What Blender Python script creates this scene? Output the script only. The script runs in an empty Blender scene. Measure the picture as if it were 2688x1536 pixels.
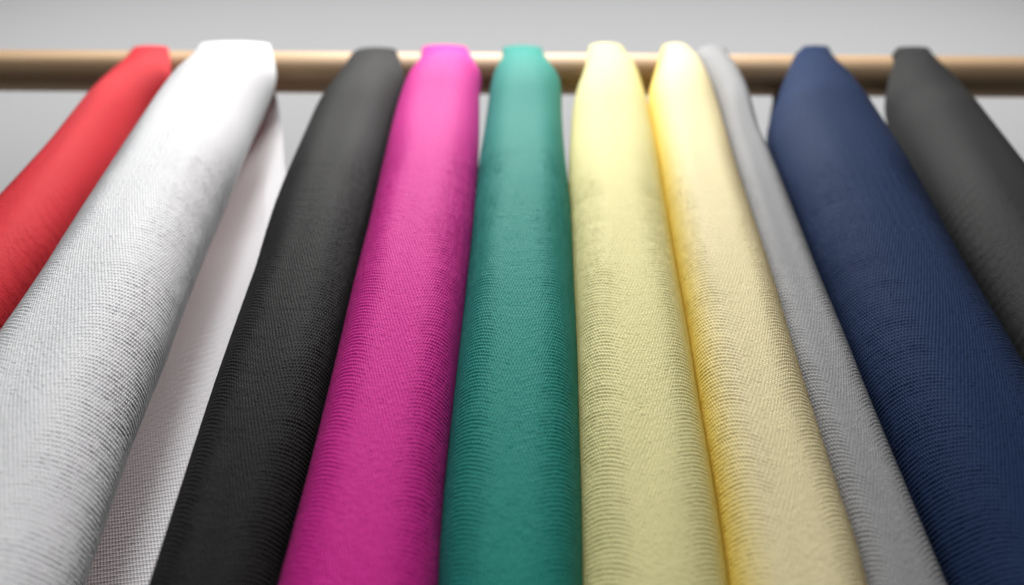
import bpy, math
import numpy as np
from mathutils import Vector, Matrix

scene = bpy.context.scene
COL = scene.collection

# ------------------------------------------------------------------ camera, light, exposure (metres; the rod's axis is the X axis at RZ)
RZ = 1.20                                   # height of the rod above the floor
cam_d = bpy.data.cameras.new('camera')
cam_d.sensor_width = 36.0
cam_d.lens = 28.0
cam_d.clip_start, cam_d.clip_end = 0.01, 50
cam_d.dof.use_dof = True
cam_d.dof.focus_distance = 0.290
cam_d.dof.aperture_fstop = 4.4
cam_d.dof.aperture_blades = 0
cam = bpy.data.objects.new('camera', cam_d)
COL.objects.link(cam)
pitch, roll = math.radians(46.6), math.radians(0.36)
cam.matrix_world = (Matrix.Translation((0, -.243, RZ - .456)) @ Matrix.Rotation(math.pi / 2 + pitch, 4, 'X')
                    @ Matrix.Rotation(roll, 4, 'Z'))
scene.camera = cam

world = bpy.data.worlds.new('World')
scene.world = world
world.use_nodes = True
world.node_tree.nodes['Background'].inputs['Color'].default_value = (1.0, 1.0, 1.0, 1)
world.node_tree.nodes['Background'].inputs['Strength'].default_value = 0.02


def lamp(name, loc, aim, sx, sy, watts, col=(1, 1, 1), spread=180):
    d = bpy.data.lights.new(name, 'AREA')
    d.shape, d.size, d.size_y, d.energy, d.color = 'RECTANGLE', sx, sy, watts, col
    d.spread = math.radians(spread)
    o = bpy.data.objects.new(name, d)
    COL.objects.link(o)
    o.location = loc
    o.rotation_euler = (Vector(aim) - Vector(loc)).to_track_quat('-Z', 'Y').to_euler()
    return o


lamp('key_softbox', (-.01, -.26, RZ + .31), (0, -.01, RZ - .04), .30, .12, 5.8, (1.0, .985, .96))
lamp('front_strip_softbox', (-.05, -.75, RZ + .20), (-.01, 0, RZ - .16), .20, .60, 4.4, (.98, .99, 1.0))
lamp('added_backdrop_light', (0.0, .04, RZ + 1.48), (.0, .75, RZ + 1.48), 3.8, 1.3, 20)  # added lamp out of view, only to brighten the wall evenly

scene.view_settings.view_transform = 'Standard'
scene.view_settings.look = 'None'
scene.view_settings.exposure = 0.0
scene.view_settings.gamma = 1.0


# ------------------------------------------------------------------ helpers
def nodes(name):
    m = bpy.data.materials.new(name)
    m.use_nodes = True
    nt = m.node_tree
    b = nt.nodes['Principled BSDF']
    return m, nt, b


def math_node(nt, op, a, b=None, c=None):
    n = nt.nodes.new('ShaderNodeMath')
    n.operation = op
    for i, v in enumerate((a, b, c)):
        if v is None:
            continue
        if isinstance(v, (int, float)):
            n.inputs[i].default_value = v
        else:
            nt.links.new(v, n.inputs[i])
    return n.outputs[0]


ROW, STITCH = 1.58, 1.08                    # mm: distance between knitted rows, and between stitches in a row


def fabric_material(name, col, rough=.62, sheen=.03, spec=.30, tint=None, bump=.62, glow=None, edge=None):
    """Knit: yarn beads along each row (the rows themselves are in the mesh), fuzz and a little uneven dye."""
    m, nt, b = nodes(name)
    L = nt.links.new
    uv = nt.nodes.new('ShaderNodeUVMap')
    uv.uv_map = 'UVMap'
    fuzz = nt.nodes.new('ShaderNodeTexNoise')
    fuzz.inputs['Scale'].default_value = 4.5
    fuzz.inputs['Detail'].default_value = 4
    fuzz.inputs['Roughness'].default_value = .65
    L(uv.outputs[0], fuzz.inputs['Vector'])
    sep = nt.nodes.new('ShaderNodeSeparateXYZ')
    L(uv.outputs[0], sep.inputs[0])
    row = math_node(nt, 'DIVIDE', sep.outputs[1], ROW)
    cu = math_node(nt, 'ADD', math_node(nt, 'DIVIDE', sep.outputs[0], STITCH), math_node(nt, 'MULTIPLY', math_node(nt, 'FLOOR', row), .5))
    sr = math_node(nt, 'ABSOLUTE', math_node(nt, 'SINE', math_node(nt, 'MULTIPLY', row, math.pi)))
    sc = math_node(nt, 'ABSOLUTE', math_node(nt, 'SINE', math_node(nt, 'MULTIPLY', cu, math.pi)))
    bead = math_node(nt, 'MULTIPLY', math_node(nt, 'POWER', sr, .5), math_node(nt, 'POWER', sc, .6))
    h = math_node(nt, 'MULTIPLY_ADD', fuzz.outputs[0], .30, bead)
    bp = nt.nodes.new('ShaderNodeBump')
    bp.inputs['Strength'].default_value = bump
    bp.inputs['Distance'].default_value = .0004
    L(h, bp.inputs['Height'])
    L(bp.outputs[0], b.inputs['Normal'])
    # uneven dye from yarn to yarn
    dye = nt.nodes.new('ShaderNodeTexNoise')
    dye.inputs['Scale'].default_value = .9
    dye.inputs['Detail'].default_value = 5
    L(uv.outputs[0], dye.inputs['Vector'])
    ramp = nt.nodes.new('ShaderNodeMix')
    ramp.data_type = 'RGBA'
    c2 = tint or tuple(min(1, x * 1.05 + .001) for x in col)
    ramp.inputs[6].default_value = (*[x * .96 for x in col], 1)
    ramp.inputs[7].default_value = (*c2, 1)
    L(dye.outputs[0], ramp.inputs[0])
    out = ramp.outputs[2]
    if edge:                                # light bounced between neighbouring folds, painted in as deeper colour towards one edge
        bounce_col, u0, u1 = edge
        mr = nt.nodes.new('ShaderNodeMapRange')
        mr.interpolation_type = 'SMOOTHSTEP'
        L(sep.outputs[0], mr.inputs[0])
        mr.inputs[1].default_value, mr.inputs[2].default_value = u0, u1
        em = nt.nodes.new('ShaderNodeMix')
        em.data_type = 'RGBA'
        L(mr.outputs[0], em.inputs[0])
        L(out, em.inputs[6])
        em.inputs[7].default_value = (*bounce_col, 1)
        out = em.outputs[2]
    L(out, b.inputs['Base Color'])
    b.inputs['Roughness'].default_value = rough
    b.inputs['Specular IOR Level'].default_value = spec
    b.inputs['Sheen Weight'].default_value = sheen
    b.inputs['Sheen Roughness'].default_value = .45
    if glow:                                # thin pale cloth: part of the light passes through
        tr = nt.nodes.new('ShaderNodeBsdfTranslucent')
        tr.inputs['Color'].default_value = (*glow, 1)
        mxs = nt.nodes.new('ShaderNodeMixShader')
        mxs.inputs[0].default_value = .24
        L(b.outputs[0], mxs.inputs[1])
        L(tr.outputs[0], mxs.inputs[2])
        L(mxs.outputs[0], nt.nodes['Material Output'].inputs['Surface'])
    return m


def grid_mesh(name, P, UV, mat, parent=None):
    """P: (ns, nu, 3) points, UV: (ns, nu, 2) in mm; linked as ONE mesh object."""
    ns, nu = P.shape[:2]
    me = bpy.data.meshes.new(name)
    idx = np.arange(ns * nu, dtype=np.int32).reshape(ns, nu)
    q = np.stack([idx[:-1, :-1], idx[:-1, 1:], idx[1:, 1:], idx[1:, :-1]], -1).reshape(-1, 4)
    me.vertices.add(ns * nu)
    me.vertices.foreach_set('co', P.reshape(-1).astype(np.float32))
    me.loops.add(q.size)
    me.loops.foreach_set('vertex_index', q.reshape(-1))
    me.polygons.add(len(q))
    me.polygons.foreach_set('loop_start', np.arange(0, q.size, 4, dtype=np.int32))
    me.polygons.foreach_set('use_smooth', np.ones(len(q), dtype=bool))
    uvl = me.uv_layers.new(name='UVMap')
    uvl.data.foreach_set('uv', UV.reshape(-1, 2)[q.reshape(-1)].reshape(-1).astype(np.float32))
    me.update(calc_edges=True)
    me.materials.append(mat)
    o = bpy.data.objects.new(name, me)
    COL.objects.link(o)
    if parent:
        o.parent = parent
    return o


def noise2(x, y, seed):
    """Smooth value noise in -1..1 on arrays x, y (lattice spacing 1)."""
    rng = np.random.RandomState(seed)
    T = rng.uniform(-1, 1, (64, 64))
    xi, yi = np.floor(x).astype(int), np.floor(y).astype(int)
    fx, fy = x - xi, y - yi
    fx, fy = fx * fx * (3 - 2 * fx), fy * fy * (3 - 2 * fy)
    g = lambda a, b: T[a % 64, b % 64]
    return (g(xi, yi) * (1 - fx) + g(xi + 1, yi) * fx) * (1 - fy) + (g(xi, yi + 1) * (1 - fx) + g(xi + 1, yi + 1) * fx) * fy


def sm(x):
    x = np.clip(x, 0, 1)
    return x * x * (3 - 2 * x)


# ------------------------------------------------------------------ the backdrop
def backdrop():
    m, nt, b = nodes('grey_seamless_paper')
    n = nt.nodes.new('ShaderNodeTexNoise')
    n.inputs['Scale'].default_value = 3
    mx = nt.nodes.new('ShaderNodeMix')
    mx.data_type = 'RGBA'
    mx.inputs[6].default_value = (.70, .70, .705, 1)
    mx.inputs[7].default_value = (.72, .72, .72, 1)
    nt.links.new(n.outputs[0], mx.inputs[0])
    nt.links.new(mx.outputs[2], b.inputs['Base Color'])
    b.inputs['Roughness'].default_value = .9
    P = np.array([[(x, .75, z) for x in (-4, 4)] for z in (0.0, 4.0)], float)
    o = grid_mesh('backdrop', P, P[..., [0, 2]], m)
    o['kind'] = 'structure'
    m, nt, b = nodes('dark_studio_floor')
    b.inputs['Base Color'].default_value = (.11, .108, .105, 1)
    b.inputs['Roughness'].default_value = .8
    P = np.array([[(x, y, 0) for x in (-3, 3)] for y in (-3.0, .75)], float)
    o = grid_mesh('floor', P, P[..., [0, 1]], m)
    o['kind'] = 'structure'


backdrop()


# ------------------------------------------------------------------ the rod
ROD_R = .0125


def rod():
    m, nt, b = nodes('pale_wood')
    L = nt.links.new
    tc = nt.nodes.new('ShaderNodeTexCoord')
    mp = nt.nodes.new('ShaderNodeMapping')
    mp.inputs['Scale'].default_value = (5, 260, 260)
    L(tc.outputs['Object'], mp.inputs[0])
    n = nt.nodes.new('ShaderNodeTexNoise')
    n.inputs['Scale'].default_value = 1.0
    n.inputs['Detail'].default_value = 6
    n.inputs['Distortion'].default_value = .4
    L(mp.outputs[0], n.inputs['Vector'])
    cr = nt.nodes.new('ShaderNodeValToRGB')
    cr.color_ramp.elements[0].position, cr.color_ramp.elements[0].color = .3, (.40, .25, .135, 1)
    cr.color_ramp.elements[1].position, cr.color_ramp.elements[1].color = .72, (.62, .44, .275, 1)
    L(n.outputs[0], cr.inputs[0])
    L(cr.outputs[0], b.inputs['Base Color'])
    b.inputs['Roughness'].default_value = .55
    b.inputs['Coat Weight'].default_value = .05
    b.inputs['Coat Roughness'].default_value = .45
    b.inputs['Specular IOR Level'].default_value = .3
    bp = nt.nodes.new('ShaderNodeBump')
    bp.inputs['Strength'].default_value = .15
    bp.inputs['Distance'].default_value = .0004
    L(n.outputs[0], bp.inputs['Height'])
    L(bp.outputs[0], b.inputs['Normal'])
    prof = [(-.95, 0), (-.95, ROD_R - .0015), (-.9485, ROD_R)] + [(x, ROD_R) for x in np.linspace(-.9, .9, 19)] + \
           [(.9485, ROD_R), (.95, ROD_R - .0015), (.95, 0)]
    a = np.linspace(0, 2 * math.pi, 49)
    P = np.array([[(x, rr * math.cos(t), rr * math.sin(t)) for t in a] for x, rr in prof])
    UV = np.stack([P[..., 0], P[..., 2]], -1)
    o = grid_mesh('wooden_rod', P, UV, m)
    o.location = (0, 0, RZ)
    o['label'] = 'pale round wooden rod running across the top with the fabrics draped over it'
    o['category'] = 'rod'
    return o


rod()

# each cloth: left and right edge of its front fold at the stations SV (mm), extra height over the rod, crown and fold depth, how far it sits back
CLOTHS = {
    'red': dict(L=[-246.8, -242.6, -239.0, -236.2, -234.6, -233.9, -233.7, -233.6, -233.6, -234.4, -235.3, -235.8, -236.0, -236.2, -235.8, -234.8, -233.5, -234.6, -235.5, -238.0, -240.6, -243.0, -245.0, -246.8, -248.2, -249.7, -251.2, -252.7, -253.3, -254.1, -254.1, -254.1],
        R=[-218.6, -217.7, -216.5, -214.9, -213.2, -211.6, -209.9, -207.3, -205.7, -203.6, -203.5, -205.8, -207.8, -209.6, -211.0, -211.9, -212.7, -212.2, -211.6, -210.8, -209.8, -209.3, -209.9, -211.1, -212.9, -214.5, -216.2, -217.7, -219.1, -219.5, -219.5, -219.5],
        t=2, bt=1.2, b=24, rec=9),
    'white': dict(L=[-202.8, -199.2, -196.2, -194.1, -193.0, -192.6, -192.7, -192.2, -191.3, -190.0, -188.6, -187.1, -185.6, -184.2, -183.1, -183.0, -185.9, -187.0, -187.0, -187.1, -187.1, -187.1, -187.0, -186.8, -187.4, -188.3, -189.8, -191.3, -192.8, -194.1, -194.1, -194.1],
        R=[-153.3, -152.9, -152.1, -151.1, -149.8, -148.5, -147.1, -144.9, -142.7, -140.7, -138.7, -136.9, -135.8, -135.6, -135.9, -136.3, -136.9, -136.9, -136.3, -135.8, -135.4, -135.2, -134.5, -133.6, -132.4, -132.0, -131.4, -129.8, -127.9, -125.9, -125.9, -125.9],
        t=4, bt=1.8, b=27, rec=-4),
    'black': dict(L=[-105.5, -103.0, -100.1, -96.5, -96.2, -97.9, -99.3, -99.9, -100.5, -101.4, -102.5, -103.5, -104.5, -105.4, -106.3, -107.2, -108.7, -109.6, -110.6, -111.4, -111.7, -111.1, -110.0, -110.0, -109.9, -109.7, -109.1, -108.4, -107.8, -107.3, -107.3, -107.3],
        R=[-72.3, -73.0, -73.3, -73.1, -72.5, -71.5, -70.3, -68.5, -66.7, -64.9, -63.7, -62.6, -62.4, -62.9, -63.3, -63.6, -63.8, -63.9, -64.0, -64.0, -64.2, -64.8, -65.2, -65.6, -66.0, -66.5, -67.0, -68.1, -69.1, -68.9, -68.9, -68.9],
        t=1.5, bt=1.5, b=21, rec=3),
    'magenta': dict(L=[-58.8, -58.0, -57.3, -56.8, -56.4, -56.2, -56.0, -55.8, -56.1, -56.8, -57.5, -58.3, -59.1, -59.9, -60.5, -60.9, -62.0, -62.8, -63.1, -63.3, -63.5, -63.7, -64.3, -64.7, -64.9, -65.2, -65.5, -66.0, -66.8, -67.7, -67.7, -67.7],
        R=[-26.6, -28.1, -28.9, -29.1, -28.7, -27.8, -26.6, -25.0, -23.5, -22.1, -20.6, -19.2, -18.0, -18.1, -18.7, -18.8, -18.2, -17.5, -17.3, -17.1, -16.9, -17.3, -17.9, -18.6, -19.3, -20.0, -20.7, -21.3, -21.2, -20.5, -20.5, -20.5],
        t=3, bt=1.8, b=23, rec=-3),
    'teal': dict(L=[-7.2, -6.9, -6.7, -6.6, -6.6, -6.7, -6.8, -7.0, -8.0, -9.5, -11.0, -11.9, -12.4, -12.9, -13.3, -13.6, -14.2, -15.2, -16.5, -17.5, -18.1, -18.6, -19.1, -19.7, -20.4, -21.1, -21.7, -22.2, -22.2, -21.4, -21.4, -21.4],
        R=[20.5, 18.8, 17.7, 17.5, 17.4, 17.7, 18.5, 19.7, 20.8, 22.2, 23.9, 25.5, 27.0, 27.3, 27.3, 27.0, 26.4, 26.2, 26.2, 26.6, 26.9, 26.6, 25.9, 25.5, 25.1, 24.4, 23.6, 23.0, 22.1, 21.0, 21.0, 21.0],
        t=3, bt=1.8, b=22, rec=0),
    'yellow': dict(L=[47.3, 47.5, 47.2, 46.8, 46.4, 46.2, 45.5, 44.5, 43.4, 42.3, 40.9, 39.4, 37.9, 36.3, 35.0, 34.0, 31.9, 30.1, 28.3, 27.1, 26.8, 26.1, 25.5, 25.1, 24.6, 23.8, 23.1, 22.4, 21.5, 20.4, 20.4, 20.4],
        R=[72.8, 70.3, 68.5, 67.6, 67.2, 67.5, 68.3, 69.5, 70.8, 72.3, 73.3, 73.6, 73.8, 74.0, 74.2, 74.3, 74.4, 74.0, 73.5, 72.7, 71.9, 71.1, 70.3, 69.9, 69.3, 68.2, 67.6, 66.9, 65.8, 64.5, 64.5, 64.5],
        t=3.5, bt=3, b=17, rec=1.5),
    'cream': dict(L=[92.9, 93.0, 92.8, 92.2, 91.4, 90.4, 89.3, 87.7, 86.0, 84.4, 82.8, 81.2, 79.6, 78.0, 76.3, 74.8, 73.6, 73.2, 72.7, 71.9, 71.1, 70.4, 69.7, 69.3, 68.6, 67.6, 67.0, 66.5, 65.3, 63.9, 63.9, 63.9],
        R=[117.3, 113.2, 110.0, 108.8, 108.0, 108.3, 109.5, 111.0, 111.8, 111.7, 111.7, 111.6, 111.6, 111.4, 111.1, 110.9, 110.6, 110.0, 109.0, 108.5, 108.3, 108.2, 108.0, 107.3, 106.5, 105.9, 105.5, 105.2, 105.2, 103.2, 103.2, 103.2],
        t=3.5, bt=3.2, b=15, rec=-3),
    'grey': dict(L=[116.3, 116.2, 116.1, 115.6, 114.5, 113.1, 111.4, 111.7, 112.6, 113.2, 113.3, 113.4, 113.4, 113.5, 113.3, 112.9, 111.7, 109.8, 108.5, 107.2, 106.0, 104.8, 104.0, 103.2, 102.9, 103.0, 103.2, 103.7, 103.2, 101.4, 101.4, 101.4],
        R=[138.2, 134.9, 133.0, 132.2, 131.0, 130.1, 130.3, 131.1, 131.9, 132.6, 133.2, 133.6, 133.6, 133.7, 133.6, 133.0, 131.5, 129.8, 130.9, 131.2, 131.0, 130.8, 130.5, 130.7, 130.8, 130.3, 130.3, 130.3, 130.4, 130.7, 130.7, 130.7],
        t=3, bt=2.5, b=16, rec=4),
    'navy': dict(L=[178.4, 180.2, 180.4, 178.8, 177.6, 175.6, 172.2, 168.2, 165.4, 162.4, 159.4, 156.4, 153.8, 151.2, 148.7, 146.2, 139.9, 135.2, 134.6, 134.0, 133.4, 133.0, 133.3, 133.5, 133.4, 133.7, 134.2, 134.5, 134.7, 134.2, 134.2, 134.2],
        R=[202.6, 199.2, 197.2, 195.7, 194.2, 192.9, 192.6, 192.7, 192.8, 193.5, 195.1, 196.9, 198.4, 198.9, 199.3, 199.4, 199.4, 200.2, 200.5, 199.7, 198.5, 197.1, 195.7, 195.2, 194.7, 193.7, 192.7, 192.0, 191.0, 189.7, 189.7, 189.7],
        t=4.5, bt=1.2, b=26, rec=9),
    'darkgrey': dict(L=[239.5, 239.7, 239.3, 237.2, 235.5, 233.2, 229.7, 229.6, 226.5, 223.2, 220.9, 218.7, 216.6, 216.3, 216.7, 216.6, 215.5, 213.9, 212.1, 210.2, 208.4, 207.6, 207.5, 207.0, 206.5, 206.1, 205.9, 205.4, 203.9, 203.6, 203.6, 203.6],
        R=[267.3, 263.0, 259.8, 257.9, 255.9, 254.3, 254.2, 254.2, 254.8, 256.5, 258.6, 260.9, 262.3, 263.1, 263.2, 262.6, 260.8, 260.6, 260.5, 260.4, 260.2, 259.9, 259.5, 259.0, 258.1, 257.6, 257.8, 257.3, 256.2, 255.0, 255.0, 255.0],
        t=4.2, bt=1.2, b=25, rec=14),
}

# edge stations down a panel (m along the cloth from the rod's front; below 0 = over the rod)
SV = np.concatenate([np.linspace(-20, 0, 6), np.linspace(4, 60, 10), np.linspace(75, 400, 16)]) / 1000


def knit_height(u, v, seed, side=1.0):
    """Relief of the knit in 0..-1 at u, v (mm): rows of beads with narrow valleys, pinholes where valleys cross, uneven beads."""
    r = v / ROW
    rid = np.floor(r)
    vr = (1 - np.abs(np.sin(np.pi * r))) ** 1.6
    jit = np.sin(rid * 12.9898 + seed) * 43.758
    cu = u / STITCH + .5 * rid + .25 * (jit - np.floor(jit))
    vs = (1 - np.abs(np.sin(np.pi * cu))) ** 1.6
    cell = np.sin((np.floor(cu) + 37.1 * rid) * 78.233 + seed) * 4375.85
    cell = cell - np.floor(cell)
    rnd = np.sin(rid * 39.346 + seed * 3.1) * 1375.85
    rnd = rnd - np.floor(rnd)
    deep = side * (.68 + .32 * rnd)
    return -(vr * (.10 + .90 * deep) * (1 - .55 * vs * side) + vs * (1 - side * .55) * (.24 + .75 * vr)) - 0.10 * cell * (1 - vr)


def front_panel(c, seed, mat, parent):
    R, bt, b = ROD_R + c['t'] / 1000, c['bt'] / 1000, c['b'] / 1000
    near = c.get('fine', True)
    step = ROW / 1000 / 4
    s = np.concatenate([np.arange(-.030, 0, .0015), np.arange(0, .075, .0016), np.arange(.075, .368, step if near else .00048),
                        np.linspace(.372, .56, 24)])
    nu = 214 if near else 140
    phi = np.radians(np.concatenate([np.linspace(-125, -97, 5)[:-1], np.linspace(-97, 97, nu - 8), np.linspace(97, 125, 5)[1:]]))
    xl = np.interp(s, SV, np.array(c['L']) / 1000)
    xr = np.interp(s, SV, np.array(c['R']) / 1000)
    # past the last station carry on straight
    k = s > SV[-1]
    for e, key in ((xl, 'L'), (xr, 'R')):
        a = np.array(c[key]) / 1000
        e[k] = a[-1] + (a[-1] - a[-5]) / (SV[-1] - SV[-5]) * (s[k] - SV[-1]) * .5
    # soften the polyline stations
    def soft(e):
        ss = np.linspace(s[0], s[-1], 600)
        g = np.interp(ss, s, e)
        w = np.hanning(23); w /= w.sum()
        g2 = np.convolve(np.pad(g, 11, mode='edge'), w, mode='valid')
        bl = sm((ss - .010) / .03)
        return np.interp(s, ss, g * (1 - bl) + g2 * bl)
    xl, xr = soft(xl), soft(xr)
    al = np.where(s < 0, -s / R, 0)
    bb = bt + (b - bt) * np.sin(np.pi / 2 * np.clip((s + .3 * R) / .085, 0, 1)) ** 1.15
    rec = c['rec'] / 1000 * sm(s / .06)
    by = -R * np.cos(al) + rec
    bz = np.where(s < 0, R * np.sin(al), -s)
    S, PH = np.meshgrid(s, phi, indexing='ij')
    K = lambda a: a[:, None]
    hw, xc = (xr - xl) / 2, (xr + xl) / 2
    ell = np.mean(hw[(s > .15) & (s < .3)])
    arc = PH * (ell + b) / 2 * 1000                                        # mm round the fold
    # the shape of the fold: slightly flattened crown, slow swells down its length
    cosb = np.sign(np.cos(PH)) * np.abs(np.cos(PH))
    swell = 1 + .035 * noise2(PH * 1.3 + 7, S * 14, seed) + 0.006 * noise2(PH * 2.6, S * 30, seed + 1)
    dip = c.get('dip', .08) * np.exp(-(PH / .42) ** 2) * sm((S - .03) / .08)
    out = K(bb) * cosb * (1 + (swell - 1) * sm((S - .02) / .08)) - K(bb) * dip
    # knitted rows: v runs down the cloth, skewed a little to and fro
    rel = PH - c.get('mid', 0)
    skew = 6.0 * np.exp(-(rel / .5) ** 2) * sm((S - .06) / .22)
    v = S * 1000 - skew + 0.4 * noise2(arc * .10, S * 60, seed + 2) + 0.08 * noise2(arc * .45, S * 300, seed + 3) + .13 * noise2(arc * 1.1, S * 1000 / ROW * .8, seed + 8)
    side = .24 + .78 * sm((np.abs(rel + .13 * noise2(arc * .08, S * 35, seed + 6)) - .12) / .5) * (.9 + .16 * noise2(arc * .35, S * 400, seed + 7))
    amp = .00062 * (1 + .10 * noise2(arc * .4, S * 300, seed + 4)) * sm((S - .076) / .085) * (1 - sm((S - .355) / .012))
    disp = (knit_height(arc, v, seed, side) + .4) * amp
    hw_, b_ = K(hw), K(bb)
    nx, no = np.sin(PH) / np.maximum(hw_, .004), np.cos(PH) / np.maximum(b_, .004)
    ln = np.sqrt(nx ** 2 + no ** 2)
    X = K(xc) + hw_ * np.sin(PH) + disp * nx / ln
    out = out + disp * no / ln
    Y = K(by) - out * K(np.cos(al))
    Z = K(bz) + out * K(np.sin(al))
    P = np.stack([X, Y, Z], -1)
    return grid_mesh('front_panel', P, np.stack([arc, v], -1), mat, parent)


def back_panel(c, seed, mat, parent):
    """The half that hangs behind the rod: over the crown, down the far side, opening out as it falls."""
    R = ROD_R + .0018
    a = np.radians(np.linspace(62, 180, 14))
    arc_y, arc_z = -R * np.cos(a), R * np.sin(a)
    drop = np.concatenate([np.linspace(.002, .37, 560 if c.get('knit_back') else 120), np.linspace(.375, .56, 12)])
    y = np.concatenate([arc_y, R + .003 * sm(drop / .1)])
    z = np.concatenate([arc_z, -drop])
    s = np.concatenate([R * (a - math.pi), drop])
    tl, tr = c['L'][0] / 1000, c['R'][0] / 1000
    if 'back' in c:
        bs, bl, br = (np.array(t) / 1000 for t in zip(*c['back']))
        xl, xr = np.interp(s, bs, bl), np.interp(s, bs, br)
    else:
        fl = np.interp(np.maximum(s, 0), SV, np.array(c['L']) / 1000)
        fr = np.interp(np.maximum(s, 0), SV, np.array(c['R']) / 1000)
        m, hw = (fl + fr) / 2, (fr - fl) / 2
        g = sm((s - .02) / .12)
        w = hw * (.55 + .50 * g)
        c0, w0 = (tl + tr) / 2, (tr - tl) / 2 * .9
        h = sm((s + .01) / .05)
        xl, xr = (c0 - w0) * (1 - h) + (m - w) * h, (c0 + w0) * (1 - h) + (m + w) * h
    t = np.linspace(0, 1, 150 if c.get('knit_back') else 40)
    S, T = np.meshgrid(s, t, indexing='ij')
    X = xl[:, None] * (1 - T) + xr[:, None] * T
    wav = .004 * np.sin(T * 5.2 + seed) * sm(S / .1) + .0015 * noise2(T * 3, S * 12, seed)
    Y = y[:, None] + np.maximum(wav, -.004) + .003 * sm(S / .1)
    if c.get('knit_back'):
        Y = Y + .030 * (1 - T) * sm((S + .002) / .05)
    Z = z[:, None] + 0 * T
    w = (xr - xl).mean() * 1000
    u, v = T * w, S * 1000 - 9 * T + .5 * noise2(T * 8, S * 60, seed + 5)
    if c.get('knit_back'):
        Y = Y - (knit_height(u, v, seed) + .4) * .00032 * sm((S - .05) / .05)
    UV = np.stack([u, v], -1)
    return grid_mesh('back_panel', np.stack([X, Y, Z], -1), UV, mat, parent)


def drape(key, label, mat, seed):
    c = CLOTHS[key]
    root = bpy.data.objects.new('draped_fabric', None)
    root.empty_display_size = .02
    COL.objects.link(root)
    root.location = (0, 0, RZ)
    root['label'], root['category'], root['group'] = label, 'fabric', 'fabrics draped side by side over the rod'
    front_panel(c, seed, mat, root)
    back_panel(c, seed + 9, mat, root)
    return root


CLOTHS['white']['knit_back'] = True
CLOTHS['red']['fine'] = CLOTHS['darkgrey']['fine'] = False
CLOTHS['white']['back'] = [(-30, -190, -158), (-4, -190, -153), (2, -185, -151), (24, -195, -144), (52, -205, -136), (77, -215, -130),
                           (130, -225, -113), (250, -235, -95), (400, -240, -85), (560, -240, -85)]
CLOTHS['navy']['back'] = [(-30, 146, 166), (-6, 166, 182), (6, 164, 186), (41, 153, 192), (60, 148, 196), (200, 125, 215), (400, 130, 220), (560, 130, 220)]

drape('red', 'bright red fabric at the far left, its fold tucked behind the white fabric', fabric_material('red_knit', (.60, .014, .026)), 11)
drape('white', 'white fabric with a wide front fold and its pale back half showing beside it', fabric_material('white_knit', (.75, .755, .77)), 22)
drape('black', 'black fabric hanging between the white fabric and the magenta one', fabric_material('black_knit', (.0055, .0055, .0057), spec=.17), 33)
drape('magenta', 'magenta pink fabric hanging between the black fabric and the teal one', fabric_material('magenta_knit', (.61, .006, .26), spec=.25), 44)
drape('teal', 'teal green fabric hanging between the magenta fabric and the pale yellow one', fabric_material('teal_knit', (.001, .215, .175), spec=.24), 55)
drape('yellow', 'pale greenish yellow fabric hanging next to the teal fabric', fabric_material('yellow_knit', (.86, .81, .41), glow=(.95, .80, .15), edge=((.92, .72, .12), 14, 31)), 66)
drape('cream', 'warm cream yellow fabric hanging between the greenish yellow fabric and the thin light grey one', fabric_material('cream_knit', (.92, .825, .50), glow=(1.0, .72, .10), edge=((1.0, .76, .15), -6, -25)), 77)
drape('grey', 'narrow light grey fabric half hidden behind the cream fabric', fabric_material('grey_knit', (.26, .26, .265)), 88)
drape('navy', 'wide navy blue fabric hanging between the light grey fabric and the charcoal one', fabric_material('navy_knit', (.0065, .021, .070), spec=.11), 99)
drape('darkgrey', 'charcoal grey fabric at the far right, tucked behind the navy fabric', fabric_material('charcoal_knit', (.0165, .0165, .017), spec=.2), 110)
